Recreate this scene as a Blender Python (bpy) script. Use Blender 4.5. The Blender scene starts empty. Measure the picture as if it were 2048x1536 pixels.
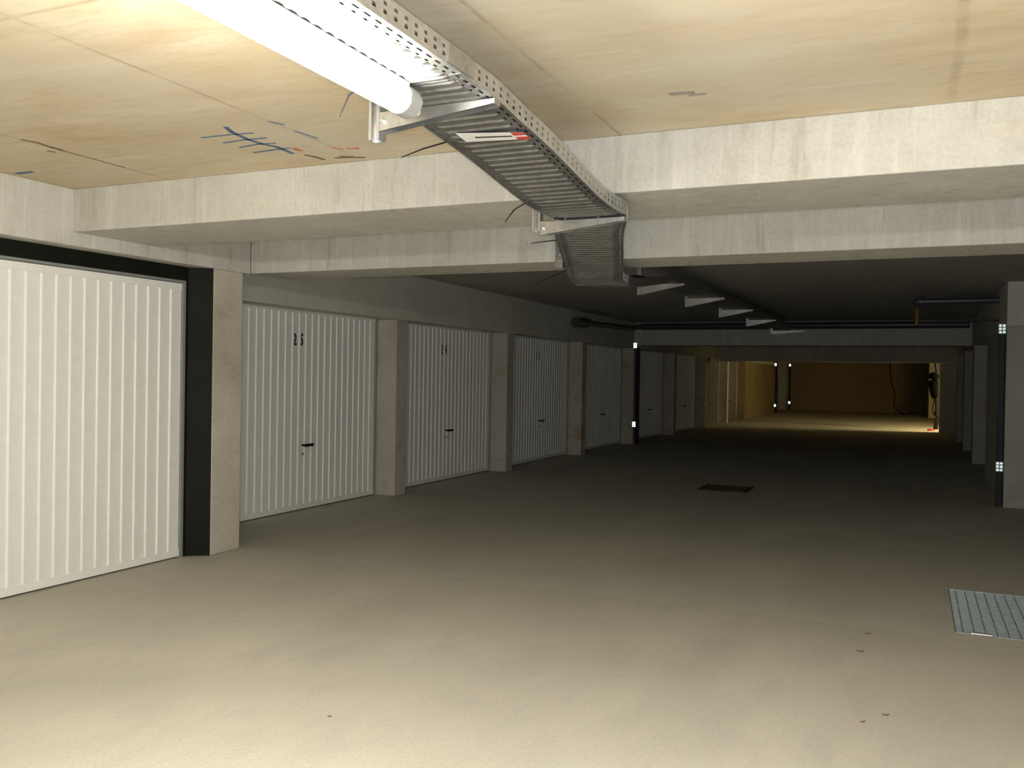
import bpy, bmesh, math, random
from mathutils import Vector, Matrix
random.seed(7)
scn = bpy.context.scene
COL = scn.collection
PI = math.pi

# ---------------------------------------------------------------- camera
H = 1.34
YAW, PITCH, ROLL, FPX = 0.4227, 0.0097, 0.0167, 1788.8
f = Vector((-math.sin(YAW)*math.cos(PITCH), math.cos(YAW)*math.cos(PITCH), -math.sin(PITCH)))
r0 = Vector((math.cos(YAW), math.sin(YAW), 0)); u0 = r0.cross(f)
r = r0*math.cos(ROLL)+u0*math.sin(ROLL); u = u0*math.cos(ROLL)-r0*math.sin(ROLL)
cd = bpy.data.cameras.new('camera'); cd.sensor_width = 36; cd.lens = FPX/2048*36
cd.clip_start = .05; cd.clip_end = 200
cam = bpy.data.objects.new('camera', cd); COL.objects.link(cam)
cam.matrix_world = Matrix(((r.x, u.x, -f.x, 0), (r.y, u.y, -f.y, 0), (r.z, u.z, -f.z, H), (0, 0, 0, 1)))
scn.camera = cam

# ---------------------------------------------------------------- world, exposure, lights
w = bpy.data.worlds.new('World'); scn.world = w; w.use_nodes = True
w.node_tree.nodes['Background'].inputs[0].default_value = (0.5, 0.5, 0.55, 1)
w.node_tree.nodes['Background'].inputs[1].default_value = 0.0
vs = scn.view_settings
vs.view_transform = 'Standard'; vs.look = 'None'; vs.exposure = 0.0; vs.gamma = 1.0; vs.use_curve_mapping = False
TUBE_STRENGTH = 150.0
TUBE_COLOR = (1.0, 0.955, 0.84)

def area_light(name, loc, direction, size, power, color):
    l = bpy.data.lights.new(name, 'AREA'); l.shape = 'DISK'; l.size = size; l.energy = power; l.color = color
    o = bpy.data.objects.new(name, l); COL.objects.link(o)
    o.location = loc; o.rotation_euler = Vector(direction).to_track_quat('-Z', 'Y').to_euler()
    return o
# the flash of the camera that took the picture
area_light('camera_flash', Vector((0, 0, H))-f*.03, f, .13, 95.0, (0.97, 0.99, 1.0))

# ---------------------------------------------------------------- materials
def nt(name):
    m = bpy.data.materials.new(name); m.use_nodes = True
    t = m.node_tree; b = t.nodes['Principled BSDF']
    return m, t, b
def nd(t, typ, **kw):
    n = t.nodes.new(typ)
    for k, v in kw.items():
        if k.startswith('i_'): n.inputs[k[2:].replace('_', ' ')].default_value = v
        else: setattr(n, k, v)
    return n
def coord(t, scale=(1, 1, 1), loc=(0, 0, 0), kind='Object'):
    c = nd(t, 'ShaderNodeTexCoord'); mp = nd(t, 'ShaderNodeMapping')
    mp.inputs['Scale'].default_value = scale; mp.inputs['Location'].default_value = loc
    t.links.new(c.outputs[kind], mp.inputs[0]); return mp.outputs[0]
def noise(t, vec, scale, detail=5, rough=.6, dist=0):
    n = nd(t, 'ShaderNodeTexNoise'); n.inputs['Scale'].default_value = scale
    n.inputs['Detail'].default_value = detail; n.inputs['Roughness'].default_value = rough
    n.inputs['Distortion'].default_value = dist
    t.links.new(vec, n.inputs['Vector']); return n.outputs['Fac']
def ramp(t, fac, stops):
    n = nd(t, 'ShaderNodeValToRGB'); e = n.color_ramp.elements
    while len(e) > 1: e.remove(e[-1])
    e[0].position = stops[0][0]; e[0].color = (*stops[0][1], 1)
    for p, c in stops[1:]:
        x = e.new(p); x.color = (*c, 1)
    t.links.new(fac, n.inputs[0]); return n.outputs[0]
def mix(t, fac, a, b, mode='MIX'):
    n = nd(t, 'ShaderNodeMix', data_type='RGBA', blend_type=mode)
    for s, v in ((0, fac), (6, a), (7, b)):
        if hasattr(v, 'is_output'): t.links.new(v, n.inputs[s])
        elif s == 0: n.inputs[0].default_value = v
        else: n.inputs[s].default_value = (*v, 1)
    return n.outputs[2]
def g(v): return (v, v, v)
def math_(t, op, a, b=None, c=None):
    n = nd(t, 'ShaderNodeMath', operation=op)
    for i, v in enumerate((a, b, c)):
        if v is None: continue
        if hasattr(v, 'is_output'): t.links.new(v, n.inputs[i])
        else: n.inputs[i].default_value = v
    return n.outputs[0]
def bump(t, b, h, strength, dist=.01):
    n = nd(t, 'ShaderNodeBump'); n.inputs['Strength'].default_value = strength; n.inputs['Distance'].default_value = dist
    t.links.new(h, n.inputs['Height']); t.links.new(n.outputs[0], b.inputs['Normal'])
def line_mask(t, val, pos, width, soft=1.6):
    """1 on a thin line val==pos"""
    d = math_(t, 'ABSOLUTE', math_(t, 'SUBTRACT', val, pos))
    mr = nd(t, 'ShaderNodeMapRange'); mr.interpolation_type = 'SMOOTHSTEP'
    mr.inputs['From Min'].default_value = width*.4; mr.inputs['From Max'].default_value = width*soft
    mr.inputs['To Min'].default_value = 1; mr.inputs['To Max'].default_value = 0
    t.links.new(d, mr.inputs['Value']); return mr.outputs[0]

def concrete(name, base, contrast=.16, streak=0.0, stain=0.0, rough=.85, tint=(1.0, .93, .8), seed=0):
    m, t, b = nt(name)
    v = coord(t, loc=(seed*3.1, seed*1.7, seed*.9))
    lo = [c*(1-contrast) for c in base]; hi = [min(1, c*(1+contrast*.7)) for c in base]
    n1 = noise(t, v, 1.1, 8, .62, .4); c = ramp(t, n1, [(.3, lo), (.68, hi)])
    n2 = noise(t, v, 9, 6, .7); c = mix(t, ramp(t, n2, [(.45, g(0)), (.75, g(.35))]), c, [x*.8*k for x, k in zip(base, tint)])
    n3 = noise(t, v, 70, 3, .7); c = mix(t, .12, c, ramp(t, n3, [(.3, g(.2)), (.7, g(1))]), 'OVERLAY')
    if streak:
        vs_ = coord(t, scale=(13, 13, .9)); n4 = noise(t, vs_, 1.0, 5, .7)
        c = mix(t, ramp(t, n4, [(.52, g(0)), (.72, g(streak))]), c, [min(1, x*1.22) for x in base])
        n5 = noise(t, coord(t, scale=(9, 9, 1.1), loc=(4, 4, 1)), 1.3, 5, .7)
        c = mix(t, ramp(t, n5, [(.56, g(0)), (.75, g(streak))]), c, [x*.68*k for x, k in zip(base, tint)])
    if stain:
        n6 = noise(t, v, 2.3, 7, .65, .8)
        c = mix(t, ramp(t, n6, [(.55, g(0)), (.66, g(stain))]), c, (base[0]*.62, base[1]*.5, base[2]*.34))
    t.links.new(c, b.inputs['Base Color']); b.inputs['Roughness'].default_value = rough
    b.inputs['Specular IOR Level'].default_value = .25
    bump(t, b, mix(t, .5, n3, n2), .25, .006)
    return m

M = {}
M['beam'] = concrete('beam_concrete', (.57, .558, .51), .13, streak=.85, seed=1)
M['wall'] = concrete('wall_concrete', (.46, .45, .395), .15, stain=.25, seed=2)
M['pillar'] = concrete('pillar_concrete', (.55, .505, .43), .16, stain=.5, seed=3)
M['lintel'] = concrete('lintel_concrete', (.62, .61, .54), .12, seed=4)

def ceiling_mat():
    m, t, b = nt('ceiling_concrete')
    v = coord(t, scale=(.8, 2.4, 1)); p = coord(t)
    sx = nd(t, 'ShaderNodeSeparateXYZ'); t.links.new(p, sx.inputs[0])
    n1 = noise(t, v, 1.3, 9, .66, .6)
    c = ramp(t, n1, [(.28, (.60, .47, .30)), (.5, (.68, .57, .40)), (.72, (.76, .68, .54))])
    n2 = noise(t, coord(t, scale=(1, 5, 1), loc=(3, 1, 0)), 5, 7, .72, .3)
    c = mix(t, ramp(t, n2, [(.5, g(0)), (.72, g(.55))]), c, (.50, .37, .22))
    n3 = noise(t, coord(t, loc=(7, 2, 0)), .55, 5, .6, .3)
    c = mix(t, ramp(t, n3, [(.48, g(0)), (.66, g(.7))]), c, (.68, .63, .54))
    n6 = noise(t, coord(t, scale=(1, 3, 1), loc=(1, 8, 0)), 14, 5, .75)
    c = mix(t, ramp(t, n6, [(.66, g(0)), (.74, g(.6))]), c, (.82, .77, .62))
    wob = math_(t, 'MULTIPLY', math_(t, 'SUBTRACT', noise(t, p, 3, 4), .5), .02)
    xx = math_(t, 'ADD', sx.outputs[0], wob); yy = math_(t, 'ADD', sx.outputs[1], wob)
    brk = ramp(t, noise(t, p, 2.2, 4, .7), [(.38, g(.1)), (.6, g(1))])
    tot = None
    for val, pos, wd in ((xx, .11, .016), (xx, -1.21, .008), (xx, -2.55, .009), (xx, -3.87, .008), (yy, 1.88, .008), (xx, -5.2, .01), (xx, 1.42, .01)):
        k = line_mask(t, val, pos, wd)
        tot = k if tot is None else math_(t, 'MAXIMUM', tot, k)
    k = mix(t, 1.0, tot, brk, 'MULTIPLY')
    c = mix(t, math_(t, 'MULTIPLY', k, .5), c, (.27, .20, .13))
    t.links.new(c, b.inputs['Base Color']); b.inputs['Roughness'].default_value = .8
    b.inputs['Specular IOR Level'].default_value = .2
    bump(t, b, n2, .15, .004)
    return m
M['ceiling'] = ceiling_mat()

def floor_mat():
    m, t, b = nt('floor_concrete')
    p = coord(t); sx = nd(t, 'ShaderNodeSeparateXYZ'); t.links.new(p, sx.inputs[0])
    n1 = noise(t, coord(t, scale=(1, .6, 1)), .8, 9, .62, .7)
    c = ramp(t, n1, [(.3, (.43, .41, .345)), (.52, (.49, .465, .39)), (.72, (.55, .52, .435))])
    n2 = noise(t, coord(t, scale=(2.2, .8, 1), loc=(3, 3, 0)), 2.2, 7, .7, .4)
    c = mix(t, ramp(t, n2, [(.5, g(0)), (.7, g(.45))]), c, (.40, .38, .34))
    n3 = noise(t, p, 60, 4, .75)
    c = mix(t, .15, c, ramp(t, n3, [(.3, g(.25)), (.7, g(.95))]), 'OVERLAY')
    wob = math_(t, 'MULTIPLY', math_(t, 'SUBTRACT', noise(t, p, 1.4, 4), .5), .10)
    j = line_mask(t, math_(t, 'ADD', sx.outputs[1], wob), 5.2, .008)
    c = mix(t, math_(t, 'MULTIPLY', j, .35), c, (.30, .24, .16))
    j2 = line_mask(t, math_(t, 'ADD', sx.outputs[1], wob), 5.28, .09)
    c = mix(t, math_(t, 'MULTIPLY', j2, .13), c, (.64, .60, .50))
    t.links.new(c, b.inputs['Base Color']); b.inputs['Roughness'].default_value = .78
    b.inputs['Specular IOR Level'].default_value = .3
    bump(t, b, n3, .12, .003)
    return m
M['floor'] = floor_mat()

def simple(name, col, rough=.5, metal=0.0, var=.06, scale=14, spec=.5):
    m, t, b = nt(name)
    n = noise(t, coord(t), scale, 4, .6)
    c = ramp(t, n, [(.3, [x*(1-var) for x in col]), (.7, [min(1, x*(1+var)) for x in col])])
    t.links.new(c, b.inputs['Base Color']); b.inputs['Roughness'].default_value = rough
    b.inputs['Metallic'].default_value = metal; b.inputs['Specular IOR Level'].default_value = spec
    return m
M['door'] = simple('white_lacquer', (.84, .84, .79), .45, 0, .03)
M['rail'] = simple('white_rail', (.87, .87, .82), .4, 0, .02)
M['jamb'] = simple('grey_door_frame', (.32, .33, .32), .45, .3, .05)
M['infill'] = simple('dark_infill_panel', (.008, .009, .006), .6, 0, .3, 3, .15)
M['black'] = simple('black_plastic', (.010, .010, .010), .6, 0, .1, 14, .15)
M['bag'] = simple('black_cloth', (.004, .004, .004), .95, 0, .1, 14, .0)
M['ink'] = simple('black_paint', (.015, .015, .015), .6, 0, .1)
M['dark_steel'] = simple('dark_steel', (.02, .021, .022), .5, .5, .2)
M['pipe'] = simple('dark_grey_pipe', (.06, .065, .075), .3, 0, .1)
M['brass'] = simple('brass', (.65, .38, .12), .3, 1, .1)
M['grate'] = simple('galvanised_grate', (.42, .46, .46), .42, .85, .15, 30)
M['pit'] = simple('pit_concrete', (.05, .05, .045), .9)
M['rust'] = simple('rusty_iron', (.10, .045, .025), .7, .3, .4, 20)
M['white'] = simple('white_plastic', (.72, .72, .68), .4, 0, .02)
M['cap'] = simple('grey_end_cap', (.42, .42, .40), .45, 0, .02)
M['shaded_door'] = simple('shaded_far_door', (.13, .12, .09), .5, 0, .1)  # door colour darkened to paint in the dimness at the far end
M['paper'] = simple('sticker_paper', (.78, .76, .74), .6, 0, .05)
M['red'] = simple('sticker_red', (.55, .06, .05), .6)
M['blue'] = simple('blue_paint', (.10, .17, .26), .8, 0, .25, 40)
M['redmark'] = simple('faded_red_paint', (.55, .25, .15), .9, 0, .25, 40)
M['mortar'] = simple('dark_mortar', (.16, .11, .08), .95, 0, .4, 40)
M['pale'] = simple('pale_cement', (.60, .57, .50), .9, 0, .1, 20)
M['smudge'] = simple('grey_smudge', (.36, .31, .27), .9, 0, .15, 30)
M['leaf'] = simple('dry_leaf', (.20, .10, .05), .9, 0, .3, 30)
M['mirror'] = simple('mirror_facets', (.86, .95, .93), .0, 1, 0)
M['mirror_dim'] = simple('dimmed_mirror_facets', (.056, .062, .061), .0, 1, .5, 60)  # same facets, base colour darkened to imitate a weaker flash return
M['red_plastic'] = simple('red_plastic', (.6, .05, .04), .5)

def galv(name, base=(.52, .54, .52), rough=.33):
    m, t, b = nt(name)
    vn = nd(t, 'ShaderNodeTexVoronoi'); vn.inputs['Scale'].default_value = 55
    t.links.new(coord(t), vn.inputs['Vector'])
    n = noise(t, coord(t), 6, 5, .7)
    c = mix(t, .25, ramp(t, n, [(.3, [x*.8 for x in base]), (.7, [min(1, x*1.12) for x in base])]), vn.outputs['Color'], 'SOFT_LIGHT')
    hs = nd(t, 'ShaderNodeHueSaturation'); hs.inputs['Saturation'].default_value = .25; t.links.new(c, hs.inputs['Color'])
    t.links.new(hs.outputs[0], b.inputs['Base Color'])
    b.inputs['Metallic'].default_value = .9
    rr = nd(t, 'ShaderNodeMapRange'); t.links.new(n, rr.inputs[0]); rr.inputs[3].default_value = rough-.08; rr.inputs[4].default_value = rough+.12
    t.links.new(rr.outputs[0], b.inputs['Roughness'])
    return m
M['galv'] = galv('galvanised_steel')
M['galv_side_lit'] = galv('galvanised_tray_side_lit', (.62, .605, .555), .5)  # same tray steel, lighter: light on the sides painted into the colour
M['galv_tray_shaded'] = galv('galvanised_tray_shaded', (.27, .28, .26), .46)  # same tray steel, darker: shade of the underside painted into the colour

def emit(name, col, strength):
    m, t, b = nt(name)
    b.inputs['Base Color'].default_value = (.9, .9, .9, 1)
    b.inputs['Emission Color'].default_value = (*col, 1); b.inputs['Emission Strength'].default_value = strength
    return m
M['tube'] = emit('lit_diffuser', TUBE_COLOR, TUBE_STRENGTH)
M['tube_far'] = emit('lit_diffuser_warm', (1.0, .82, .42), 720.0)

# ---------------------------------------------------------------- mesh helpers
class MB:
    def __init__(s): s.v = []; s.f = []
    def add(s, vs_, fs):
        o = len(s.v); s.v += [tuple(x) for x in vs_]; s.f += [tuple(i+o for i in q) for q in fs]; return s
    def box(s, x0, x1, y0, y1, z0, z1):
        return s.add([(x0,y0,z0),(x1,y0,z0),(x1,y1,z0),(x0,y1,z0),(x0,y0,z1),(x1,y0,z1),(x1,y1,z1),(x0,y1,z1)],
                     [(0,3,2,1),(4,5,6,7),(0,1,5,4),(1,2,6,5),(2,3,7,6),(3,0,4,7)])
    def tube(s, pts, rad, n=12, cap=True):
        pts = [Vector(p) for p in pts]; rings = []
        up = Vector((0, 0, 1))
        for i, p in enumerate(pts):
            d = (pts[min(i+1, len(pts)-1)]-pts[max(i-1, 0)]).normalized()
            a = d.cross(up)
            if a.length < .05: a = d.cross(Vector((1, 0, 0)))
            a.normalize(); b_ = a.cross(d)
            rr = rad[i] if isinstance(rad, (list, tuple)) else rad
            rings.append([p+a*math.cos(2*PI*k/n)*rr+b_*math.sin(2*PI*k/n)*rr for k in range(n)])
        vs_ = [q for ring in rings for q in ring]; fs = []
        for i in range(len(pts)-1):
            for k in range(n):
                k2 = (k+1) % n; fs.append((i*n+k, i*n+k2, (i+1)*n+k2, (i+1)*n+k))
        if cap: fs.append(tuple(range(n-1, -1, -1))); fs.append(tuple((len(pts)-1)*n+k for k in range(n)))
        return s.add(vs_, fs)
    def prism(s, poly, a, b_):
        """closed polygon (list of 3D points) extruded from offset a to offset b_"""
        a = Vector(a); b_ = Vector(b_); n = len(poly)
        vs_ = [Vector(p)+a for p in poly]+[Vector(p)+b_ for p in poly]
        fs = [tuple(range(n)), tuple(range(2*n-1, n-1, -1))]+[(i, i+n, (i+1) % n+n, (i+1) % n) for i in range(n)]
        return s.add(vs_, fs)
    def build(s, name, mat, parent=None, smooth=False, bevel=0, solid=0):
        off = Vector(parent.location) if parent else Vector((0, 0, 0))
        if parent and parent.parent: off = off+Vector(parent.parent.location)
        me = bpy.data.meshes.new(name); me.from_pydata([tuple(Vector(q)-off) for q in s.v], [], s.f); me.update()
        bm = bmesh.new(); bm.from_mesh(me); bmesh.ops.recalc_face_normals(bm, faces=bm.faces[:]); bm.to_mesh(me); bm.free()
        me.materials.append(mat)
        if smooth:
            for p in me.polygons: p.use_smooth = True
            me.set_sharp_from_angle(angle=math.radians(40))
        o = bpy.data.objects.new(name, me); COL.objects.link(o)
        if parent: o.parent = parent
        if bevel:
            md = o.modifiers.new('bevel', 'BEVEL'); md.width = bevel; md.segments = 2; md.limit_method = 'ANGLE'; md.angle_limit = .6
        if solid:
            md = o.modifiers.new('solid', 'SOLIDIFY'); md.thickness = solid; md.offset = 0
        return o

def tag(o, label=None, cat=None, group=None, kind=None):
    if label: o['label'] = label
    if cat: o['category'] = cat
    if group: o['group'] = group
    if kind: o['kind'] = kind
    return o
def empty(name, loc):
    o = bpy.data.objects.new(name, None); COL.objects.link(o); o.location = loc; o.empty_display_size = .1; return o
def copy_tree(o, parent=None):
    c = o.copy(); COL.objects.link(c); c.parent = parent
    for ch in [x for x in bpy.data.objects if x.parent == o]: copy_tree(ch, c)
    return c

# ---------------------------------------------------------------- the setting
ZN, ZF = 2.414, 2.44           # ceiling heights, near and far bays
XL, XR = -5.15, .90            # aisle faces of the pillars
fl = MB(); GX0, GX1, GY0, GY1 = .225, 1.13, 5.35, 6.45
for x0, x1, y0, y1 in ((-6, GX0, -7, 42.3), (GX1, 6, -7, 42.3), (GX0, GX1, -7, GY0), (GX0, GX1, GY1, 42.3)):
    fl.box(x0, x1, y0, y1, -.2, 0)
floor = fl.build('floor', M['floor']); tag(floor, 'dusty grey concrete floor of the garage aisle', 'floor', kind='structure')
pit = MB().box(GX0, GX1, GY0, GY1, -.5, -.45).box(GX0-.05, GX0, GY0, GY1, -.5, -.2).box(GX1, GX1+.05, GY0, GY1, -.5, -.2)
pit.build('drain_pit', M['pit'], floor)
ce = MB().box(-6, 6, -7, 4.9, ZN, 2.7)
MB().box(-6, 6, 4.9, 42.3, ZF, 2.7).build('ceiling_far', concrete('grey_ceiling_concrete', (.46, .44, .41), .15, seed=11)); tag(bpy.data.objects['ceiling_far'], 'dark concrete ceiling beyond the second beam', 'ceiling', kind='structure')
ceiling = ce.build('ceiling', M['ceiling']); tag(ceiling, 'tan board-marked concrete ceiling', 'ceiling', kind='structure')

# left wall: door positions
DW, DH = 2.53, 1.965
near_door = (3.605, 2.53)
door_y = [7.09, 10.0, 13.07, 16.12, 19.42, 22.8, 25.9, 28.9]
XD, XD1 = -5.39, -4.756
wl = MB()
wl.box(XD-.3, XD-.2, 5.0, 42, 0, ZF)                          # behind the doors
edges = [5.31]+[e for y in door_y for e in (y-DW/2, y+DW/2)]+[37.3]
for a, b_ in zip(edges[0::2], edges[1::2]): wl.box(XD-.2, XD-.012, a, b_, 0, 2.06)
wl.box(XD-.2, XD-.012, 5.31, 37.3, DH, ZF)
wl.box(XD-.2, XL+.02, 41.8, 42, 0, ZF)
wl.box(XD-.19, XD, 30.4, 30.41, 0, 1.0)
wall_left = wl.build('wall_left', M['wall']); tag(wall_left, 'grey concrete wall behind the row of garage doors', 'wall', kind='structure')
wn = MB().box(-5.3, XD1-.03, -7, near_door[0]-DW/2, 0, 2.06)
wn.build('wall_left_near', M['wall']); tag(bpy.data.objects['wall_left_near'], 'concrete wall beside the white door nearest the camera', 'wall', kind='structure')

# right wall
right_doors = [15.3, 18.4, 21.5, 24.5]
wr = MB()
wr.box(1.35, 1.5, -7, 26.4, 0, ZF)
wr.box(XR, 1.35, 11.0, 13.75, 0, 1.97)
re_ = [13.75]+[e for y in right_doors for e in (y-DW/2, y+DW/2)]+[26.4]
for a, b_ in zip(re_[0::2], re_[1::2]): wr.box(1.15, 1.35, a, b_, 0, 1.97)
wr.box(.5, 1.35, 37.2, 42, 0, ZF)
wall_right = wr.build('wall_right', M['wall']); tag(wall_right, 'concrete wall along the right side of the aisle', 'wall', kind='structure')
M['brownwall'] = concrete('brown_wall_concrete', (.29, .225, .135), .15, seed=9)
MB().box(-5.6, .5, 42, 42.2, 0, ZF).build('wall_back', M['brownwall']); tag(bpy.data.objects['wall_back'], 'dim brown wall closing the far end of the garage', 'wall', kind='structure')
MB().box(-6, 6, -7.2, -7, 0, ZN).build('wall_front', M['wall']); tag(bpy.data.objects['wall_front'], 'concrete wall behind the viewer', 'wall', kind='structure')
bay = MB().box(1.15, 5.2, 26.4, 26.6, 0, ZF).box(5.0, 5.2, 26.6, 37, 0, ZF).box(.5, 5.2, 37, 37.2, 0, ZF)
M['baywall'] = concrete('side_bay_concrete', (.62, .55, .40), .08, seed=6)
bay.build('wall_side_bay', M['baywall']); tag(bpy.data.objects['wall_side_bay'], 'lit wall of the side bay at the far right', 'wall', kind='structure')

def structure(name, mb, mat, label, cat, group=None, bevel=0):
    return tag(mb.build(name, mat, bevel=bevel), label, cat, group, 'structure')
structure('concrete_beam', MB().box(-4.62, 1.35, 3.817, 4.49, 2.157, ZN), M['beam'], 'nearest deep concrete ceiling beam, brightly lit with drip streaks', 'beam', bevel=.006)
structure('concrete_beam', MB().box(-4.62, 1.35, 5.39, 5.853, 2.08, ZF), M['beam'], 'second concrete ceiling beam, grey, just beyond the joint', 'beam', bevel=.006)
structure('concrete_beam', MB().box(XL, XR, 17.4, 17.9, 1.985, ZF), M['beam'], 'third concrete beam in the dark with a pipe along its top', 'beam', bevel=.01)
structure('concrete_beam', MB().box(XL, XR, 25.6, 26.05, 1.845, ZF), M['beam'], 'farthest concrete beam above the yellow-lit floor', 'beam', bevel=.01)
structure('concrete_beam', MB().box(-5.3, -4.62, -7, 5.39, 2.075, ZN), M['beam'], 'long concrete edge beam over the nearest white garage door', 'beam', bevel=.006)
structure('concrete_lintel', MB().box(XD-.012, XL, 5.86, 17.4, 1.93, ZF), M['lintel'], 'long grey concrete lintel over the numbered garage doors', 'lintel', bevel=.006)
structure('concrete_lintel', MB().box(XD-.012, XL, 17.9, 25.6, 1.93, ZF).box(XD-.012, XL, 26.05, 37.2, 1.93, ZF), M['lintel'], 'dark concrete lintel over the farthest left doors', 'lintel')
structure('concrete_lintel', MB().box(XR, 1.35, 11.0, 25.6, 1.97, ZF), M['lintel'], 'dark concrete lintel along the right side above the pillar', 'lintel')
structure('concrete_lintel', MB().box(.62, .85, 26.62, 37, 2.12, ZF), M['lintel'], 'lintel over the opening to the lit side bay', 'lintel')

pl = ['large stained concrete pillar between the nearest door and door 25', 'concrete pillar between door 25 and door 24', 'concrete pillar between door 24 and door 23',
      'concrete pillar just beyond door 23', 'dark concrete pillar with white reflectors, end of the left door row', 'dark pillar under the third beam side, left, past the reflectors']
structure('concrete_pillar', MB().box(-5.6, -4.62, 5.0, 5.31, 0, 2.075), M['pillar'], pl[0], 'pillar', bevel=.008)
py = [(y+DW/2+.015, y+DW/2+.245) for y in door_y[:4]]+[(20.75, 20.98), (24.15, 24.4), (27.3, 27.5)]
plabels = pl[1:5]+['dark concrete pillar, first beyond the third beam on the left', 'dark concrete pillar, second beyond the third beam on the left', 'dark concrete pillar just before the brown-lit stretch of left wall']
for i, (a, b_) in enumerate(py):
    structure('concrete_pillar', MB().box(XD-.012, XL, a, b_, 0, 1.93), M['pillar'], plabels[i], 'pillar', bevel=.006)
rl = ['concrete pillar in the dark on the right, before the first right door', 'right-hand dark pillar after the first right door', 'right-hand dark pillar after the second right door', 'right-hand dark pillar after the third right door']
for i, y in enumerate(right_doors[1:]):
    structure('concrete_pillar', MB().box(XR, 1.15, y-DW/2-.42, y-DW/2-.12, 0, 1.97), M['wall'], rl[i+1], 'pillar')
structure('concrete_pillar', MB().box(.62, 1.15, 26.4, 26.62, 0, ZF), M['wall'], 'right-hand corner pillar at the edge of the lit opening', 'pillar')
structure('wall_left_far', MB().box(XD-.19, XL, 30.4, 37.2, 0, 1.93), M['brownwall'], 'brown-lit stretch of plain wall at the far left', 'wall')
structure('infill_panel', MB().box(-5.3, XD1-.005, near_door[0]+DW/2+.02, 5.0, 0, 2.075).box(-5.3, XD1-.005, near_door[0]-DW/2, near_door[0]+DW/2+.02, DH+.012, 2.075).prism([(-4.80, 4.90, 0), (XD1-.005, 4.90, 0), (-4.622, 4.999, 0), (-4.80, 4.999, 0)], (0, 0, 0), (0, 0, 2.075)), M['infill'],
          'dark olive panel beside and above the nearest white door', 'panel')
# ceiling and beam marks (parts of their surfaces)
def flat_strip(mb, pts, wid, z, t=.002):
    for (a, b_) in zip(pts[:-1], pts[1:]):
        a = Vector((*a, 0)); b_ = Vector((*b_, 0)); d = (b_-a).normalized(); n = Vector((-d.y, d.x, 0))*wid/2
        mb.prism([a-n-d*wid*.2, b_-n+d*wid*.2, b_+n+d*wid*.2, a+n-d*wid*.2], (0, 0, z-t), (0, 0, z+.001))

Z = ZN
def marks(name, mat, strokes, label):
    mb = MB()
    for pts, wd in strokes: flat_strip(mb, pts, wd, Z)
    o = mb.build(name, mat, ceiling); o['label'] = label; return o
marks('paint_mark', M['blue'], [([(-2.79, 3.08), (-2.82, 3.15), (-2.84, 3.28), (-2.83, 3.37), (-2.80, 3.44), (-2.81, 3.57)], .022),
    ([(-3.02, 3.18), (-2.86, 3.185), (-2.74, 3.20)], .013), ([(-2.99, 3.29), (-2.85, 3.28), (-2.74, 3.29)], .013),
    ([(-2.98, 3.385), (-2.84, 3.365), (-2.76, 3.38)], .013), ([(-2.98, 3.49), (-2.86, 3.48), (-2.76, 3.48)], .013),
    ([(-2.55, 3.08), (-2.52, 3.14)], .012), ([(-2.54, 3.24), (-2.52, 3.38)], .008),
    ([(-4.56, 3.40), (-4.44, 3.40)], .03)], 'blue hand-drawn strokes crossing a line')
marks('red_mark', M['redmark'], [([(-2.74, 3.49), (-2.74, 3.54)], .03), ([(-2.56, 3.54), (-2.52, 3.58)], .02), ([(-2.49, 3.585), (-2.45, 3.60)], .03)], 'faded red paint dabs')
marks('mortar_crack', M['mortar'], [([(-3.86, 2.90), (-3.84, 2.97), (-3.86, 3.06)], .014), ([(-3.94, 3.10), (-3.92, 3.13)], .01), ([(-3.85, 3.05), (-3.86, 3.12)], .02),
    ([(-3.86, 3.12), (-3.86, 3.30), (-3.86, 3.50)], .006), ([(-2.77, 3.62), (-2.75, 3.66), (-2.74, 3.73)], .016), ([(-2.66, 3.72), (-2.60, 3.735), (-2.52, 3.765)], .018),
    ([(-2.62, 3.70), (-2.56, 3.73)], .01)], 'dark broken edge and cracks')
marks('cement_patch', M['smudge'], [([(-.86, 3.33), (-.78, 3.34)], .035), ([(-.80, 3.37), (-.74, 3.37)], .02)], 'small grey smear')
z0, Z = Z, ZN
# pale patches on the face of the first beam
mb = MB()
def blob(mb, cx, cz, rx, rz, y, n=22, jag=.15):
    pts = [(cx+rx*math.cos(2*PI*k/n)*(1+random.uniform(-jag, jag)*.5), y, cz+rz*math.sin(2*PI*k/n)*(1+random.uniform(-jag, jag)*.5)) for k in range(n)]
    mb.prism(pts, (0, -.0015, 0), (0, .002, 0))
blob(mb, -3.24, 2.235, .085, .038, 3.817); blob(mb, .33, 2.29, .10, .035, 3.817)
beam1 = bpy.data.objects['concrete_beam']
o = mb.build('cement_patch', M['pale'], beam1); o['label'] = 'pale smooth cement patches'

# ---------------------------------------------------------------- garage doors
def digits(text, root, y0, z, x, size, pitch, sgn=1):
    for i, ch in enumerate(text):
        cu = bpy.data.curves.new('digit', 'FONT'); cu.body = ch; cu.size = size; cu.extrude = .0012; cu.align_x = 'CENTER'; cu.offset = .006
        tmp = bpy.data.objects.new('digit', cu); COL.objects.link(tmp)
        dg = bpy.context.evaluated_depsgraph_get(); me = bpy.data.meshes.new_from_object(tmp.evaluated_get(dg))
        bpy.data.objects.remove(tmp)
        xs = [v.co.y for v in me.vertices]; mx = (max(xs)+min(xs))/2; hgt = max(xs)-min(xs)
        s = .118/hgt
        for v in me.vertices:
            X, Y, Zz = v.co
            v.co = (x+Zz, y0+i*pitch+X*s*.72, z+(Y-mx)*s)
        me.materials.clear(); me.materials.append(M['ink'])
        d = bpy.data.objects.new('painted_digit', me); COL.objects.link(d); d.parent = root; d['label'] = 'black painted digit %s' % ch

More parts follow.
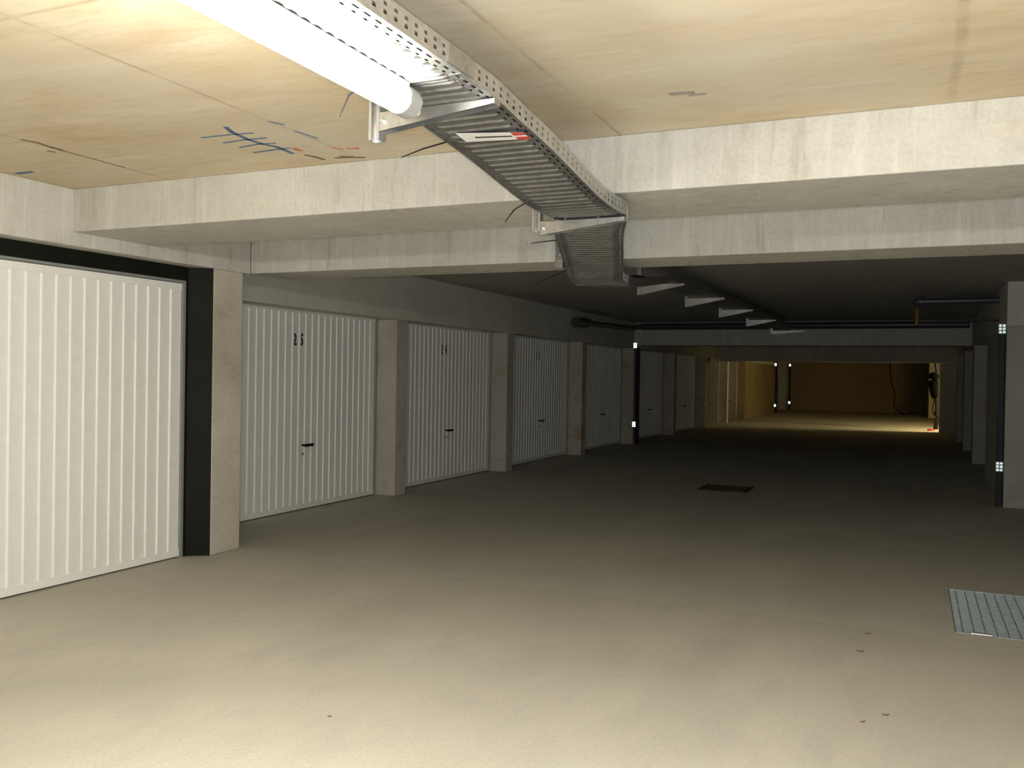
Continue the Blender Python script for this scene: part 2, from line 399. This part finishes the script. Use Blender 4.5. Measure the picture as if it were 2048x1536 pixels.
def make_door(idx, y, xf, label, width=DW, number=None, handle=True, paint='door'):
    """front plane at x=xf facing +X; root at the foot of the door"""
    root = empty('door_%d' % idx, (xf, y, 0)); tag(root, label, 'garage door', kind='structure')
    z0, z1 = .012, DH
    ya, yb = y-width/2, y+width/2
    fw = .028
    fr = MB().box(xf-.045, xf+.004, ya, ya+fw, 0, z1+.01).box(xf-.045, xf+.004, yb-fw, yb, 0, z1+.01).box(xf-.045, xf+.004, ya+fw, yb-fw, z1-.008, z1+.01)
    fr.build('door_frame', M['jamb'], root, bevel=.002)
    pa, pb = ya+fw+.003, yb-fw-.003
    # vertical ribs
    prof = [(pa, 0)]; yy = pb-.09
    ribs = []
    while yy > pa+.05: ribs.append(yy); yy -= .102
    for c in reversed(ribs): prof += [(c-.017, 0), (c-.009, .010), (c+.009, .010), (c+.017, 0)]
    prof.append((pb, 0))
    mb = MB(); zb, zt = z0+.05, z1-.06
    poly = [(xf-.012+d, yv, zb) for yv, d in prof]+[(xf-.03, pb, zb), (xf-.03, pa, zb)]
    mb.prism(poly, (0, 0, 0), (0, 0, zt-zb)); mb.build('ribbed_panel', M[paint], root)
    MB().box(xf-.03, xf-.002, pa, pb, z0, zb).build('bottom_rail', M['rail' if paint == 'door' else paint], root, bevel=.002)
    MB().box(xf-.03, xf-.002, pa, pb, zt, z1-.012).build('top_rail', M['rail' if paint == 'door' else paint], root, bevel=.002)
    if handle:
        hy = y-.02
        hb = MB().tube([(xf-.01, hy, .63), (xf+.035, hy, .63)], .011, 10).box(xf+.03, xf+.045, hy-.018, hy+.115, .617, .643)
        hb.build('handle', M['black'], root, bevel=.003)
        MB().tube([(xf-.012, hy, .545), (xf+.006, hy, .545)], .011, 12).build('lock', M['jamb'], root)
    if number: digits(number, root, -.155, 1.65, -.010, .16, .103)
    return root
make_door(1, near_door[0], XD1, 'cream-lit white ribbed garage door nearest the camera, left edge of the photo', near_door[1], handle=False)
lab = ['white ribbed garage door painted with the number 25', 'white ribbed garage door painted with the number 24', 'dim ribbed garage door painted with the number 23',
       'dark ribbed garage door beyond number 23, just before the left reflectors', 'dark garage door first beyond the third beam on the left', 'dark garage door second beyond the third beam on the left',
       'dark garage door third beyond the third beam on the left', 'faintly brown-lit garage door farthest down the left row']
nums = ['25', '24', '23', None, None, None, None, None]
for i, y in enumerate(door_y): make_door(i+2, y, XD, lab[i], number=nums[i], paint='shaded_door' if i >= 6 else 'door')
rlab = ['dark garage door on the right, first past the pillar with reflectors', 'dark garage door on the right, second past the near pillar', 'dark garage door on the right, third past the near pillar', 'dark garage door on the right, last before the lit opening']
for i, y in enumerate(right_doors):
    o = make_door(i+10, y, 1.15, rlab[i]); o.rotation_euler = (0, 0, PI)

# ---------------------------------------------------------------- perforated cable tray
def sheet(path, tl, bumpf, holes, pitch):
    """path: list of (pos, lateral, up); tl: list of (t, h) cross-section points; holes: set of cross cells to leave open"""
    mb = MB(); n = len(tl)
    for (P, L, U, ph) in path:
        for (t, h) in tl: mb.v.append(tuple(P+L*t+U*(h+bumpf(t, h, ph))))
    for i in range(len(path)-1):
        ph = path[i][3]
        for k in range(n-1):
            if holes(k, ph): continue
            mb.f.append((i*n+k, i*n+k+1, (i+1)*n+k+1, (i+1)*n+k))
    return mb
def make_path(keys, pitch, fr):
    keys = [Vector(k) for k in keys]; cum = [0]
    for a, b_ in zip(keys[:-1], keys[1:]): cum.append(cum[-1]+(b_-a).length)
    def at(s):
        s = min(max(s, 0), cum[-1]-1e-6)
        for i in range(len(keys)-1):
            if s <= cum[i+1]:
                k = (s-cum[i])/(cum[i+1]-cum[i]); return keys[i].lerp(keys[i+1], k)
    out = []; s = 0; L0 = cum[-1]
    while s < L0-pitch*.5:
        for j, fq in enumerate(fr):
            q = s+fq*pitch; P = at(q); d = (at(q+.08)-at(q-.08)).normalized()
            L = Vector((d.y, -d.x, 0)).normalized(); U = L.cross(d)
            out.append((P, L, U, j))
        s += pitch
    return out
FR = [0, .14, .28, .62, .76]
W2, SH = .17, .062
TL = [(-W2+.012, SH), (-W2, SH), (-W2, .047), (-W2, .037), (-W2, .027), (-W2, .016), (-W2, 0), (-W2+.014, 0), (-W2+.022, 0), (-W2+.036, 0), (-W2+.044, 0),
      (-W2+.060, 0), (W2-.060, 0), (W2-.044, 0), (W2-.036, 0), (W2-.022, 0), (W2-.014, 0), (W2, 0), (W2, .016), (W2, .027), (W2, .037), (W2, .047), (W2, SH), (W2-.012, SH)]
def tray_holes(k, ph):
    if k in (2, 4, 18, 20) and ph == 2: return True
    if k in (7, 15) and ph in (1, 2, 3): return True
    if k in (9, 13) and ph in (0, 4): return True
    return False
def tray_bump(t, h, ph):
    return -.005 if (h == 0 and abs(t) < W2-.05 and ph in (1, 2)) else 0
def catmull(keys, sub=5):
    K = [Vector(k) for k in keys]; K = [K[0]*2-K[1]]+K+[K[-1]*2-K[-2]]; out = []
    for i in range(1, len(K)-2):
        for j in range(sub):
            x = j/sub; p0, p1, p2, p3 = K[i-1:i+3]
            out.append(.5*((2*p1)+(p2-p0)*x+(2*p0-5*p1+4*p2-p3)*x*x+(3*p1-p0-3*p2+p3)*x**3))
    out.append(K[-2]); return out
tray = empty('cable_tray', (-1.37, -2.5, 2.20))
tag(tray, 'perforated galvanised cable tray hanging under the ceiling and dipping below the beams', 'cable tray')
def section(keys, far=False):
    p = make_path(catmull(keys), .05 if not far else .25, FR)
    mb = sheet(p, TL, tray_bump, (lambda k, ph: False) if far else tray_holes, .05)
    o = mb.build('tray_section', M['galv_tray_shaded'], tray, solid=.0015)
    o.data.materials.append(M['galv_side_lit'])
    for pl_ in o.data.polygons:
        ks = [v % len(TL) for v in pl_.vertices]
        if far: break  # far tray keeps the darker steel all over, its dimness is painted in
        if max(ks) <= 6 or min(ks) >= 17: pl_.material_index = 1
    return o
section([(-1.37, -2.5, 2.205), (-1.37, 1.0, 2.205), (-1.37, 2.335, 2.203)])
section([(-1.37, 2.27, 2.2005), (-1.37, 2.5, 2.198), (-1.37, 2.7, 2.178), (-1.37, 2.95, 2.155), (-1.37, 3.2, 2.122), (-1.37, 3.5, 2.082), (-1.37, 3.7, 2.070), (-1.37, 3.93, 2.070)])
section([(-1.375, 3.90, 2.060), (-1.50, 4.25, 2.045), (-1.70, 4.9, 1.985), (-1.84, 5.35, 1.945), (-1.88, 5.6, 1.945)])
section([(-1.88, 5.58, 1.94), (-1.98, 6.2, 1.99), (-2.16, 7.6, 2.16), (-2.24, 8.4, 2.255), (-2.25, 10.5, 2.29), (-2.25, 13, 2.30), (-2.25, 15.4, 2.30), (-2.25, 17.0, 2.25)], far=True)
for sx in (1, -1):
    x = -1.37+sx*(W2+.003)
    mb = MB().box(x-.0015, x+.0015, 2.19, 2.35, 2.207, 2.260)
    mb.build('splice_plate', M['galv'], tray)
mb = MB()
st = [(-1.45, 2.715), (-1.22, 2.77), (-1.22, 2.83), (-1.45, 2.80)]
def zt(y): return 2.175-(y-2.7)*.095-.008
mb.prism([(x, y, zt(y)) for x, y in st], (0, 0, -.001), (0, 0, 0)); o = mb.build('sticker', M['paper'], tray); o['label'] = 'white and red adhesive label'
mb = MB()
for a in ([(-1.262, 2.757), (-1.218, 2.768), (-1.218, 2.79), (-1.262, 2.785)], [(-1.262, 2.80), (-1.218, 2.805), (-1.218, 2.833), (-1.262, 2.827)]):
    mb.prism([(x, y, zt(y)-.0012) for x, y in a], (0, 0, -.0008), (0, 0, 0))
mb.build('sticker_print', M['red'], o)
mb = MB().prism([(x, y, zt(y)-.0012) for x, y in [(-1.40, 2.762), (-1.27, 2.785), (-1.27, 2.794), (-1.40, 2.772)]], (0, 0, -.0008), (0, 0, 0)); mb.build('sticker_print', M['ink'], o)
for pts in ([(-1.545, 2.30, 2.25), (-1.56, 2.31, 2.22), (-1.60, 2.30, 2.19), (-1.615, 2.275, 2.12)], [(-1.53, 2.86, 2.20), (-1.555, 2.84, 2.175), (-1.62, 2.79, 2.145), (-1.66, 2.71, 2.10)],
            [(-1.53, 3.58, 2.10), (-1.555, 3.57, 2.09), (-1.60, 3.55, 2.06), (-1.62, 3.50, 2.00)], [(-1.66, 4.42, 2.05), (-1.72, 4.42, 2.06), (-1.80, 4.42, 2.057), (-1.89, 4.42, 2.05)],
            [(-1.87, 5.0, 2.0), (-1.95, 5.0, 1.955), (-2.02, 5.0, 1.93), (-2.10, 5.0, 1.90)]):
    MB().tube(pts, [.0035, .003, .0028, .0018], 6).build('cable_tie', M['black'], tray)
# cables lying in the near tray

root = empty('power_cables', (-1.37, 0, 2.2)); tag(root, 'black power cables lying in the perforated tray', 'cable')
CK = [(-1.37, -2.4, 2.21), (-1.37, 1.0, 2.21), (-1.37, 2.5, 2.205), (-1.37, 2.95, 2.163), (-1.37, 3.5, 2.092), (-1.39, 3.9, 2.077), (-1.50, 4.25, 2.055), (-1.70, 4.9, 1.995), (-1.84, 5.35, 1.955), (-1.88, 5.6, 1.955), (-1.98, 6.2, 2.0), (-2.16, 7.6, 2.17), (-2.24, 8.4, 2.265)]
for t, rr in ((-.135, .016), (-.10, .012), (-.06, .014), (-.02, .012), (.02, .016), (.06, .012), (.10, .014), (.138, .017)):
    MB().tube(catmull([(x+t, y, z+rr) for x, y, z in CK], 6), rr, 8).build('cable', M['black'], root, smooth=True)

def make_bracket(x, y, z, L, top, label, bottom=.07, dp=.065):
    """post at x, arm to the right carrying the tray at height z; post from z-bottom to top"""
    root = empty('tray_bracket', (x, y, z)); tag(root, label, 'bracket', 'cantilever brackets under the cable tray')
    p = MB(); a = .0205; t = .003; zb = z-bottom
    p.box(x-a, x-a+t, y-a, y+a, zb, top).box(x+a-t, x+a, y-a, y+a, zb, top).box(x-a+t, x+a-t, y+a-t, y+a, zb, top)
    p.box(x-a+t, x-a+t+.008, y-a, y-a+t, zb, top).box(x+a-t-.008, x+a-t, y-a, y-a+t, zb, top)
    p.build('post', M['galv'], root)
    q = MB().box(x-.055, x+.055, y-.05, y+.05, top-.004, top); q.build('foot_plate', M['galv'], root)
    x0, x1 = x+a+.002, x+L
    for yy in (y-.021, y+.019):
        MB_ = None
    m = MB()
    m.prism([(x0, 0, z-dp), (x1, 0, z-.018), (x1, 0, z), (x0, 0, z)], (0, y-.021, 0), (0, y-.019, 0))
    m.prism([(x0, 0, z-dp), (x1, 0, z-.018), (x1, 0, z), (x0, 0, z)], (0, y+.019, 0), (0, y+.021, 0))
    m.box(x0, x1, y-.021, y+.021, z-.002, z)
    m.prism([(x0, 0, z-dp-.002), (x1, 0, z-.020), (x1, 0, z-.018), (x0, 0, z-dp)], (0, y-.030, 0), (0, y-.019, 0))
    m.box(x1, x1+.002, y-.021, y+.021, z-.018, z)
    m.build('arm', M['galv'], root)
    b_ = MB().tube([(x0+.012, y-.030, z-.032), (x0+.012, y-.018, z-.032)], .009, 6).tube([(x0+.012, y-.036, z-.032), (x0+.012, y-.030, z-.032)], .005, 8)
    b_.build('bolt', M['galv'], root)
    for q in (.14, .3):
        MB().tube([(x+q, y-.004, z+.001), (x+q, y-.004, z+.010)], .006, 6).build('bolt', M['galv'], root)
    return root
make_bracket(-1.635, 2.515, 2.196, .435, ZN, 'bright galvanised bracket touching the end of the lit lamp', .09)
make_bracket(-1.625, 3.875, 2.060, .425, 2.157, 'galvanised bracket under the first beam where the tray bends', .045)
root = empty('strut', (-2.09, 5.365, 2.04)); tag(root, 'short galvanised strut on the face of the second beam beside the tray', 'strut')
MB().box(-2.115, -2.065, 5.345, 5.348, 2.035, 2.26).box(-2.115, -2.112, 5.348, 5.388, 2.035, 2.26).box(-2.068, -2.065, 5.348, 5.388, 2.035, 2.26).build('channel', M['galv'], root)
for q in (2.08, 2.12, 2.16, 2.20): MB().tube([(-2.09, 5.346, q), (-2.09, 5.341, q)], .008, 8).build('bolt', M['galv'], root)
for (x, y, z, lb) in ((-2.47, 8.5, 2.25, 'first bracket beyond the second beam, partly lit by the flash'), (-2.47, 10.5, 2.285, 'pale wedge-shaped bracket, second beyond the second beam'),
                      (-2.47, 12.5, 2.295, 'dim bracket, third beyond the second beam'), (-2.47, 14.7, 2.295, 'dim bracket, fourth beyond the second beam')):
    make_bracket(x, y, z, .44, ZF, lb, .10, .098)
make_bracket(-2.36, 16.6, 2.22, .55, ZF, 'faint bracket just before the third beam, last of the row', .05)

# ---------------------------------------------------------------- lit tube lamp
def make_lamp(x, y0, y1, z, mat, label, cable=True):
    root = empty('tube_lamp', (x, y0, z)); tag(root, label, 'lamp')
    n = 24; R = .043
    def ringpoly(a0, a1, R_, n_): return [(x+R_*math.cos(a0+(a1-a0)*k/n_), 0, z+R_*math.sin(a0+(a1-a0)*k/n_)) for k in range(n_+1)]
    d = MB().prism(ringpoly(-PI*1.18, PI*.18, R, 28), (0, y0+.07, 0), (0, y1-.07, 0)); d.build('diffuser', mat, root, smooth=True)
    s = MB().box(x-.030, x+.030, y0+.05, y1-.05, z+.0235, z+.048); s.build('housing', M['white'], root, bevel=.004)
    for (ya, yb) in ((y0, y0+.07), (y1-.07, y1)):
        MB().prism(ringpoly(0, 2*PI, R+.003, 27), (0, ya, 0), (0, yb, 0)).build('end_cap', M['cap'], root, bevel=.006)
    if cable:
        MB().tube([(x+.012, y1-.002, z-.018), (x+.012, y1+.02, z-.018)], .014, 12).build('cable_gland', M['white'], root)
        MB().tube([(x-.12, y1-.30, z+.065), (x-.115, y1-.30, z+.03), (x-.09, y1-.29, z+.02), (x-.04, y1-.27, z+.02)], .006, 8).build('supply_cable', M['white'], root)
    return root
make_lamp(-1.40, .80, 2.33, 2.150, M['tube'], 'glowing white fluorescent tube lamp under the cable tray, overexposed')
for yy in (-3.4,):  # extra lamp out of view, added to brighten the near part
    o = make_lamp(-1.40, yy, yy+1.53, 2.150, M['tube'], 'unseen fluorescent tube lamp added behind the viewer for more light', False)
make_lamp(2.3, 26.75, 27.5, 1.98, M['tube_far'], 'warm lamp lighting the side bay at the far right', False)

# ---------------------------------------------------------------- reflectors and dark channels
def reflector(root, x, y, z, nx=2, nz=3, L=.034, mat='mirror'):
    """small white block whose front is a grid of cube-corner facets facing the aisle entrance"""
    d = (Vector((0, 0, H))-Vector((x, y, z))).normalized()
    s = d.cross(Vector((0, 0, 1))).normalized(); t = s.cross(d)
    wx, wz = nx*L*1.05, nz*L*1.05
    body = MB(); c = Vector((x, y, z))
    poly = [c+s*(a*wx/2)+t*(b_*wz/2) for a, b_ in ((-1, -1), (1, -1), (1, 1), (-1, 1))]
    body.prism(poly, -d*.06, -d*.028); bo = body.build('reflector', M['white'], root); bo['label'] = 'white reflector block'
    mb = MB()
    base = [(s*math.cos(a)+t*math.sin(a))*math.sqrt(2/3)+d*math.sqrt(1/3) for a in (PI/2, PI/2+2*PI/3, PI/2+4*PI/3)]
    for i in range(nx):
        for j in range(nz):
            ap = c+s*((i-(nx-1)/2)*L*1.05)+t*((j-(nz-1)/2)*L*1.05)-d*.026
            e = L*.52
            for k in range(3):
                e1, e2 = base[k]*e, base[(k+1) % 3]*e
                mb.add([ap, ap+e1, ap+e1+e2, ap+e2], [(0, 1, 2, 3)])
    mb.build('facets', M[mat], bo)
def channel(x, y, z1, label, refl, mat='mirror'):
    root = empty('steel_channel', (x, y, 0)); tag(root, label, 'door channel', 'dark steel channels with reflectors')
    m = MB().box(x-.03, x-.025, y-.05, y+.05, 0, z1).box(x+.025, x+.03, y-.05, y+.05, 0, z1).box(x-.025, x+.025, y+.045, y+.05, 0, z1)
    m.build('channel', M['dark_steel'], root)
    for (dx, dy, z) in refl: reflector(root, x+dx, y+dy, z, mat=mat)
    return root
channel(.865, 11.08, 1.97, 'dark steel channel with two white reflectors on the right pillar', [(-.01, -.10, 1.93), (-.01, -.10, .44)], 'mirror_dim')
channel(-5.045, 17.34, 1.95, 'dark steel channel with two bright reflectors on the left pillar', [(-.035, -.10, 1.975), (-.035, -.10, .405)])
channel(-5.10, 37.40, 1.93, 'far steel channel with two small reflectors, left edge of the dark recess', [(-.02, -.1, 1.95), (-.02, -.1, .30)])
channel(-5.08, 41.6, 2.0, 'farthest steel channel with two reflectors against the brown wall', [(-.0, -.1, 2.0), (-.0, -.1, .33)])

# ---------------------------------------------------------------- pipes
root = empty('valve_pipe', (.9, 12, 2.32)); tag(root, 'dark pipe crossing to the right wall with a brass valve hanging from it', 'pipe')
MB().tube([(XR, 12, 2.325), (.05, 12, 2.322)], .042, 16).build('pipe', M['pipe'], root, smooth=True)
MB().tube([(.30, 12, 2.323), (.32, 12, 2.323)], .05, 16).build('pipe_clip', M['pipe'], root)
MB().tube([(.09, 12, 2.322), (.03, 12, 2.322), (-.01, 12, 2.30), (.01, 12, 2.25)], [.055, .06, .052, .03], 16).build('elbow', M['pipe'], root, smooth=True)
MB().tube([(.015, 12, 2.27), (.015, 12, 2.225), (.015, 12, 2.22), (.015, 12, 2.18), (.015, 12, 2.175), (.015, 12, 2.13), (.015, 12, 2.12), (.015, 12, 2.04)], [.02, .02, .028, .028, .02, .02, .024, .024], 8).build('brass_valve', M['brass'], root)
MB().tube([(.03, 12, 2.075), (.5, 12, 2.078), (XR, 12, 2.085)], .012, 8).build('thin_pipe', M['pipe'], root)
root = empty('drain_pipe', (-2, 17.2, 2.34)); tag(root, 'long dark pipe running along the third beam under the ceiling', 'pipe')
MB().tube([(-4.95, 17.22, 2.345), (.85, 17.22, 2.345)], .065, 16).build('pipe', M['pipe'], root, smooth=True)
MB().tube([(-5.08, 14.0, 2.24), (-5.08, 17.0, 2.30), (-5.05, 17.15, 2.33), (-4.95, 17.22, 2.345)], .05, 12).build('pipe', M['pipe'], root, smooth=True)
MB().tube([(-5.06, 13.75, 2.22), (-5.06, 14.3, 2.245)], .085, 14).build('pipe_coupling', M['pipe'], root, smooth=True)

# ---------------------------------------------------------------- floor grate, manhole, litter
root = empty('drain_grate', (.68, 5.9, 0)); tag(root, 'galvanised steel grate set in the floor at the right edge', 'grate')
m = MB().box(GX0, GX0+.004, GY0, GY1, -.03, .004).box(GX1-.004, GX1, GY0, GY1, -.03, .004).box(GX0, GX1, GY0, GY0+.004, -.03, .004).box(GX0, GX1, GY1-.004, GY1, -.03, .004)
m.build('grate_frame', M['grate'], root)
m = MB(); y = GY0+.034
while y < GY1-.01: m.box(GX0+.004, GX1-.004, y-.0035, y+.0035, -.03, .001); y += .037
x = GX0+.04
while x < GX1-.01: m.box(x-.002, x+.002, GY0+.004, GY1-.004, -.006, .0012); x += .055
m.build('grate_bars', M['grate'], root)
MB().tube([(.30, 5.335, .008), (.40, 5.335, .008)], .008, 8).build('grate_clip', M['galv'], root)
MB().box(.30, .40, 5.33, 5.36, .0, .012).build('grate_clip', M['galv'], root, bevel=.003)
root = empty('manhole_cover', (-2.07, 11.0, 0)); tag(root, 'rusty square manhole cover in the dark part of the floor', 'manhole cover')
m = MB().box(-2.36, -1.78, 10.72, 10.77, 0, .010).box(-2.36, -1.78, 11.25, 11.30, 0, .010).box(-2.36, -2.31, 10.77, 11.25, 0, .010).box(-1.83, -1.78, 10.77, 11.25, 0, .010)
m.build('frame', M['rust'], root)
m = MB().box(-2.305, -1.835, 10.775, 11.245, 0, .006)
for i in range(8):
    for j in range(8): m.box(-2.28+i*.057, -2.25+i*.057, 10.80+j*.057, 10.81+j*.057, .006, .009)
m.build('cover', M['rust'], root)
def leaf(x, y, s, ang, label):
    n = 10; pts = []
    for k in range(n):
        a = 2*PI*k/n; rx = s*(1+.25*math.sin(3*a)); ry = s*.45
        pts.append((x+rx*math.cos(a)*math.cos(ang)-ry*math.sin(a)*math.sin(ang), y+rx*math.cos(a)*math.sin(ang)+ry*math.sin(a)*math.cos(ang), .004+.003*math.cos(2*a)))
    tag(MB().prism(pts, (0, 0, -.004), (0, 0, 0)).build('dry_leaf', M['leaf'], bevel=0), label, 'leaf', 'bits of litter on the floor')
leaf(-.22, 4.75, .020, .1, 'small brown leaf bit on the floor left of the grate')
leaf(-.20, 5.10, .018, .5, 'tiny pale brown scrap close to the floor joint')
leaf(-.16, 3.77, .012, .9, 'dark crumb lowest on the bare floor at the right')
leaf(-.08, 3.89, .014, .4, 'brown scrap just right of the lowest dark crumb')
leaf(-2.05, 2.88, .008, .2, 'single tiny dark crumb on the bright foreground floor')

# ---------------------------------------------------------------- black cables and bag at the far opening
root = empty('hanging_cable_bundle', (.57, 27.8, 0)); tag(root, 'black cables and bag hanging down to the floor in front of the lit bay', 'cable bundle')
def curve_tube(pts, rad, name, mat, par): return MB().tube(catmull(pts, 6), rad, 8).build(name, mat, par, smooth=True)
curve_tube([(.40, 27.8, 2.4), (.50, 27.8, 2.0), (.56, 27.8, 1.75), (.57, 27.8, 1.55)], .04, 'cable', M['black'], root)
m = MB().tube(catmull([(.52, 27.8, 1.62), (.50, 27.8, 1.50), (.49, 27.8, 1.25), (.52, 27.8, 1.0), (.54, 27.8, .88)], 4), [.05, .09, .12, .125, .125, .125, .12, .12, .12, .115, .11, .11, .10, .09, .08, .06, .04], 12)
m.build('bag', M['bag'], root, smooth=True)
curve_tube([(.57, 27.8, 1.0), (.50, 27.8, .7), (.48, 27.8, .55), (.53, 27.8, .42), (.56, 27.8, .6), (.58, 27.8, .9)], .018, 'cable', M['black'], root)
curve_tube([(.58, 27.8, 1.5), (.57, 27.8, .9), (.58, 27.8, .4), (.54, 27.8, .02)], .035, 'cable', M['black'], root)
curve_tube([(.60, 27.8, 1.2), (.61, 27.8, .6), (.60, 27.8, .02)], .022, 'cable', M['black'], root)
m = MB().tube([(.44, 27.4, 0), (.44, 27.4, .03), (.44, 27.4, .05)], [.10, .09, .05], 14); o = tag(m.build('red_cap', M['red_plastic'], None), 'small red plastic piece on the floor below the hanging cables', 'cap')
tag(curve_tube([(-.96, 40, 2.44), (-.93, 40, 1.9), (-.86, 40, 1.31), (-.72, 40, .80), (-.75, 40, .36), (-.52, 40, .10), (-.3, 39.9, .03), (-.02, 39.9, .12)], .022, 'hanging_cable', M['black'], None), 'thin black cable hanging in a curve before the back wall', 'cable')
